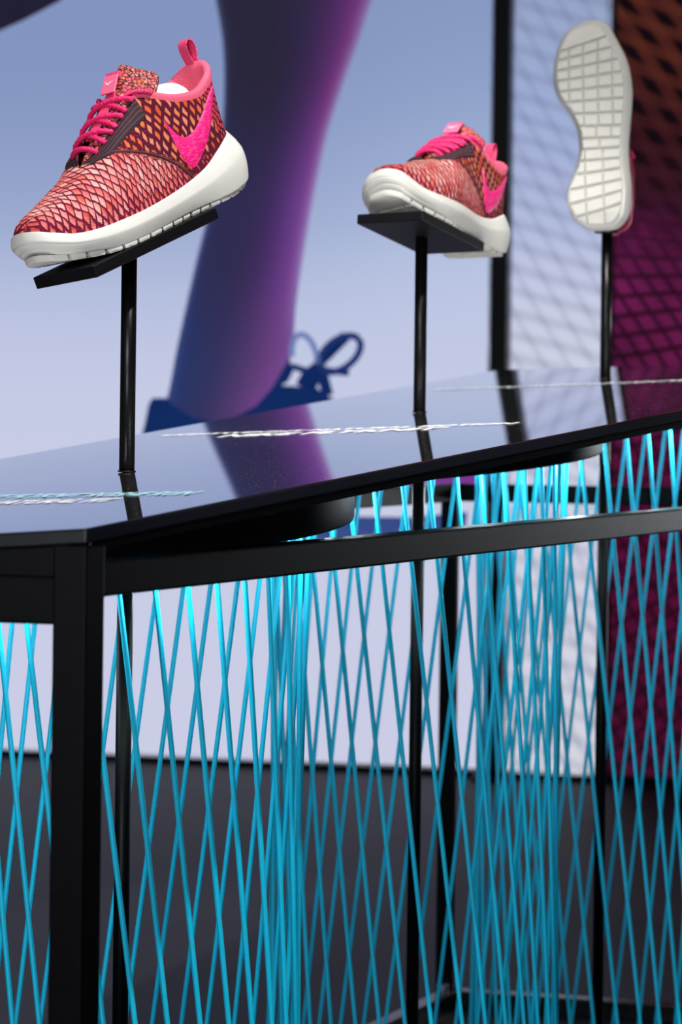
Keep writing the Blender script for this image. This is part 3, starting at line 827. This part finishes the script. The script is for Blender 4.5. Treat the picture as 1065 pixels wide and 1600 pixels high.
    def TG(s, f):    # f -1..1
        cx, cz, hw = interp(s, TC)
        y = hw*f; drop = (f*f)*(.010+.016*s)
        return Vector((cx-drop*.75, y, cz-drop*.55))
    nS, nF = 30, 14; vs3 = []; 
    for lay in (0, 1):
        for a in range(nS+1):
            s = a/nS
            for b in range(nF+1):
                f = -1+2*b/nF; P = TG(s, f)
                if lay: P = P+Vector((-.0042, 0, -.0042))*(1-.6*f**4)*(1 if s < .93 else max(0, (1-s)/.07))
                vs3.append(P)
    W = nF+1; H = (nS+1)*W; ff = []
    for a in range(nS):
        for b in range(nF):
            q = (a*W+b, a*W+b+1, (a+1)*W+b+1, (a+1)*W+b); ff.append(q); ff.append(tuple(H+k for k in q[::-1]))
        ff.append((a*W, (a+1)*W, H+(a+1)*W, H+a*W)); ff.append((a*W+nF, (a+1)*W+nF, H+(a+1)*W+nF, H+a*W+nF))
    for b in range(nF): ff.append((nS*W+b, nS*W+b+1, H+nS*W+b+1, H+nS*W+b))
    tg = add('tongue', tidy_s(mesh(vs3, ff)), M['tongue'])
    # ---- eyestays: ribbed bands beside the opening, laid over the upper
    for side in (1, -1):
        gv = []; nA = 26; nB = 6; uvs = []
        for a in range(nA+1):
            s = .685-(.685-.425)*a/nA; tx, ty, tz = interp(s, TK)
            # matching outline position
            cand = [i for i in range(NL) if (loop[i][1] > 0) == (side > 0)]
            i = min(cand, key=lambda i: abs(loop[i][0]-s*L)); j = min((abs(loop[k][0]-s*L), k) for k in cand if k != i)[1]
            fr = (s*L-loop[i][0])/((loop[j][0]-loop[i][0]) or 1)
            for b in range(nB+1):
                v = 1-.30*b/nB*(.55+.45*min(1, a/6))
                P = S(i, v)*(1-fr)+S(j, v)*fr; Q = S(i, v-.02)*(1-fr)+S(j, v-.02)*fr
                n_ = (P-Q).cross(Vector((1, 0, .1))).normalized(); n_ = n_ if n_.y*side > 0 or n_.z > 0 else -n_
                if n_.z < 0: n_ = -n_
                gv.append(P+n_*(.0016 if 0 < b < nB else .0006)); uvs.append((tx, b/nB))
        W = nB+1; ff = [(a*W+b, (a+1)*W+b, (a+1)*W+b+1, a*W+b+1) for a in range(nA) for b in range(nB)]
        me = mesh(gv, ff, True); uvl = me.uv_layers.new(name='UVMap')
        for lp in me.loops: uvl.data[lp.index].uv = uvs[lp.vertex_index]
        add('eyestay', me, M['rib'], up_, 'dark ribbed lace band')
    # ---- laces
    def eye(x, side):
        s = [k for k in TK]; 
        # find TK by x
        kk = sorted([(k[1], k[2], k[3]) for k in TK]); ty, tz = interp(x, kk); return Vector((x, side*(ty+.0065), tz+.0005))
    def lace(p, q, lift, n=34, r=.0025):
        P = []
        for k in range(n+1):
            t = k/n; a = p+(q-p)*t; b_ = math.sin(math.pi*t)**.6*lift
            P.append(a+Vector((.60*b_*.8, 0, b_)))
        return tube(P, r, 10, rf=lambda i, th: 1+.16*math.sin(i*2.1+2*th))
    ex = [.180, .163, .146, .129]
    for j, x in enumerate(ex):
        a = eye(x, -1); b = eye(x, 1)
        if j in (0, 1, 2, 3):
            nx = ex[j+1] if j < 3 else x-.008
            c = eye(nx, 1 if j % 2 else -1); 
            if j == 0: add('lace', lace(a, b, .0072), M['lace'])
            else:
                add('lace', lace(eye(x+.007, -1), eye(x-.004, 1), .0085), M['lace'])
                add('lace', lace(eye(x-.004, -1), eye(x+.007, 1), .0062), M['lace'])
    # under-laces and the ends tucked at the collar
    add('lace', lace(eye(.124, 1)+Vector((0, -.01, .004)), Vector((.104, .033, .1165)), .004, r=.0022), M['lace'])
    add('lace', lace(eye(.124, -1)+Vector((0, .01, .004)), Vector((.104, -.033, .1165)), .004, r=.0022), M['lace'])
    # pink loop of webbing down the tongue centre
    path = [TG(s, 0)+Vector((.0035, 0, .0035)) for s in (.25, .35, .45, .55, .65, .74)]
    vs4 = []
    for P in path:
        for y in (-.006, .006): vs4.append(P+Vector((0, y, 0)))
    for P in path:
        for y in (-.006, .006): vs4.append(P+Vector((-.0014, y, -.0014)))
    m_ = len(path); ff = []
    for a in range(m_-1):
        ff += [(2*a, 2*a+1, 2*a+3, 2*a+2), (2*m_+2*a+2, 2*m_+2*a+3, 2*m_+2*a+1, 2*m_+2*a), (2*a, 2*a+2, 2*m_+2*a+2, 2*m_+2*a), (2*a+1, 2*m_+2*a+1, 2*m_+2*a+3, 2*a+3)]
    add('lace_keeper', tidy(mesh(vs4, ff)), M['pinktab'], tg, 'pink webbing strip')
    # tongue label
    e1 = TG(.73, 0); e2 = TG(.93, 0); ax = (e2-e1).normalized(); nx_ = Vector((-ax.z, 0, ax.x)); nx_ = nx_ if nx_.x > 0 else -nx_
    def lab_box(s0, s1, hw, lift, th):
        me = bar(e1+ax*s0+nx_*lift, e1+ax*s1+nx_*lift, hw*2, th, .0006, up=nx_); return me
    lb_ = add('tongue_label', lab_box(-.003, .016, .0095, .0085, .002), M['label'], tg, 'small pink fabric label')
    add('label_fold', lab_box(.014, .020, .0088, .0060, .0055), M['pinktab'], tg, 'pink webbing fold')
    mk = [(-.0065, .0030), (-.0045, -.0002), (-.0022, -.0016), (.0065, .0026), (-.0020, .0002), (-.0040, .0006)]
    cc = e1+ax*.0075+nx_*.0097
    vv = [cc+Vector((0, 1, 0))*a+ax*b for a, b in mk]+[cc+Vector((0, 1, 0))*a+ax*b-nx_*.0004 for a, b in mk]
    n = len(mk); add('label_emblem', tidy(mesh(vv, [tuple(range(n)), tuple(range(n, 2*n))[::-1]]+[(i, (i+1) % n, n+(i+1) % n, n+i) for i in range(n)])), M['whitemark'], tg, 'small white check mark')
    # ---- heel pull loop
    P = []
    for k in range(25):
        t = k/24; a = -.5*math.pi+2*math.pi*t
        P.append((.006-.0072*math.cos(a+math.pi/2)*0+.0065*math.sin(2*math.pi*t)*(1), .112+.037*math.sin(math.pi*t)**.8))
    vs5 = []
    for x, z in P:
        for y in (-.0055, .0055): vs5.append((x, y, z))
    inner = []
    cxx = .006; czz = .130
    for x, z in P:
        v = Vector((cxx-x, czz-z)); v = v.normalized()*.0013 if v.length > 0 else v
        for y in (-.0055, .0055): vs5.append((x+v.x, y, z+v.y))
    m_ = len(P); ff = []
    for a in range(m_-1):
        ff += [(2*a, 2*a+1, 2*a+3, 2*a+2), (2*m_+2*a+2, 2*m_+2*a+3, 2*m_+2*a+1, 2*m_+2*a), (2*a, 2*a+2, 2*m_+2*a+2, 2*m_+2*a), (2*a+1, 2*m_+2*a+1, 2*m_+2*a+3, 2*a+3)]
    add('heel_loop', tidy(mesh(vs5, ff)), M['pinktab'], root, 'pink webbing pull loop')
    return root

def copy_tree(o, parent=None):
    c = o.copy(); C.objects.link(c)
    if parent is not None: c.parent = parent
    for ch in [x for x in bpy.data.objects if x.parent == o]: copy_tree(ch, c)
    return c

def place(root, f, l, local, world):
    """orient the shoe: f = toe direction, l = its left side; local point sits at world"""
    f = Vector(f).normalized(); l = Vector(l); l = (l-f*l.dot(f)).normalized(); u = f.cross(l)
    R = Matrix((f, l, u)).transposed()
    R = R @ Matrix.Scale(SS, 3)
    R4 = R.to_4x4(); R4.translation = Vector(world)-R @ Vector(local)
    root.matrix_world = R4; return R4

shoe = build_shoe()
SS = .962; PLT = .011; PW = .080
poses = [
    dict(f=(-.600, -.715, -.37), l=(.742, -.66, .111), jx=.168, top=(203, 396), lab='knitted pink and orange sneaker tilted toe down, nearest, on the left pole'),
    dict(f=(-.455, -.880, .180), pf=(-.455, -.880, .145), l=(.885, -.465, .03), jx=.186, top=(656, 372), sink=0.0, lab='knitted pink and orange sneaker tilted toe up on the middle pole'),
    dict(f=(-.035, -.02, 1.0), l=(.960, -.28, .03), jx=.03, top=(947, 356), lab='sneaker standing on its heel showing its ribbed white sole, on the right pole'),
]
stand_labels = ['black pole stand with a tilted plate under the nearest sneaker', 'black pole stand with a flat plate under the middle sneaker', 'black pole stand behind the upright sole on the right']
for k, (ps, c) in enumerate(zip(poses, PC)):
    r = shoe if k == 0 else copy_tree(shoe)
    tag(r, ps['lab'], 'shoe', 'sneakers on the display poles')
    px, py = ps['top']
    J = at(px, py, c.y); J.x = c.x; J.y = c.y
    st = tag(empty('shoe_stand', c), stand_labels[k], 'stand', 'shoe stands on the table')
    if k < 2:
        # J = point where the pole meets the underside of the plate
        f = Vector(ps['f']).normalized(); l = Vector(ps['l']); l = (l-f*l.dot(f)).normalized(); u = f.cross(l)
        Rm = place(r, ps['f'], ps['l'], (ps['jx'], 0, -.0046), J+u*(PLT-ps.get('sink', 0)))
        if 'pf' in ps: f = Vector(ps['pf']).normalized(); l = (l-f*l.dot(f)).normalized(); u = f.cross(l)
        vs = []
        for z in (0.0, PLT):
            for x, y in ((-.083, -PW/2), (.083, -PW/2), (.083, PW/2), (-.083, PW/2)): vs.append(J+f*x+l*y+u*z-c)
        fs = [(3, 2, 1, 0), (4, 5, 6, 7)]+[(i, (i+1) % 4, 4+(i+1) % 4, 4+i) for i in range(4)]
        link('plate', bev(tidy(mesh(vs, fs)), .001, 2), M['edge'], st)
        link('pole', rel(cyl(c, J+Vector((0, 0, .002)), .0070, 20), st), M['pole'], st)
    else:
        Rm = place(r, ps['f'], ps['l'], (0.0, .006, .050), J+Vector((0, 0, -.006)))
        topP = J
        link('pole', rel(cyl(c, topP-Vector((0, 0, .004)), .0070, 20), st), M['pole'], st)
        link('plate', rel(cyl(topP-Vector((0, 0, .007)), topP-Vector((0, 0, .003)), .016, 24), st), M['edge'], st)
    link('foot_ring', rel(cyl(c+Vector((0, 0, .0002)), c+Vector((0, 0, .0014)), .0082, 24), st), M['pole'], st)
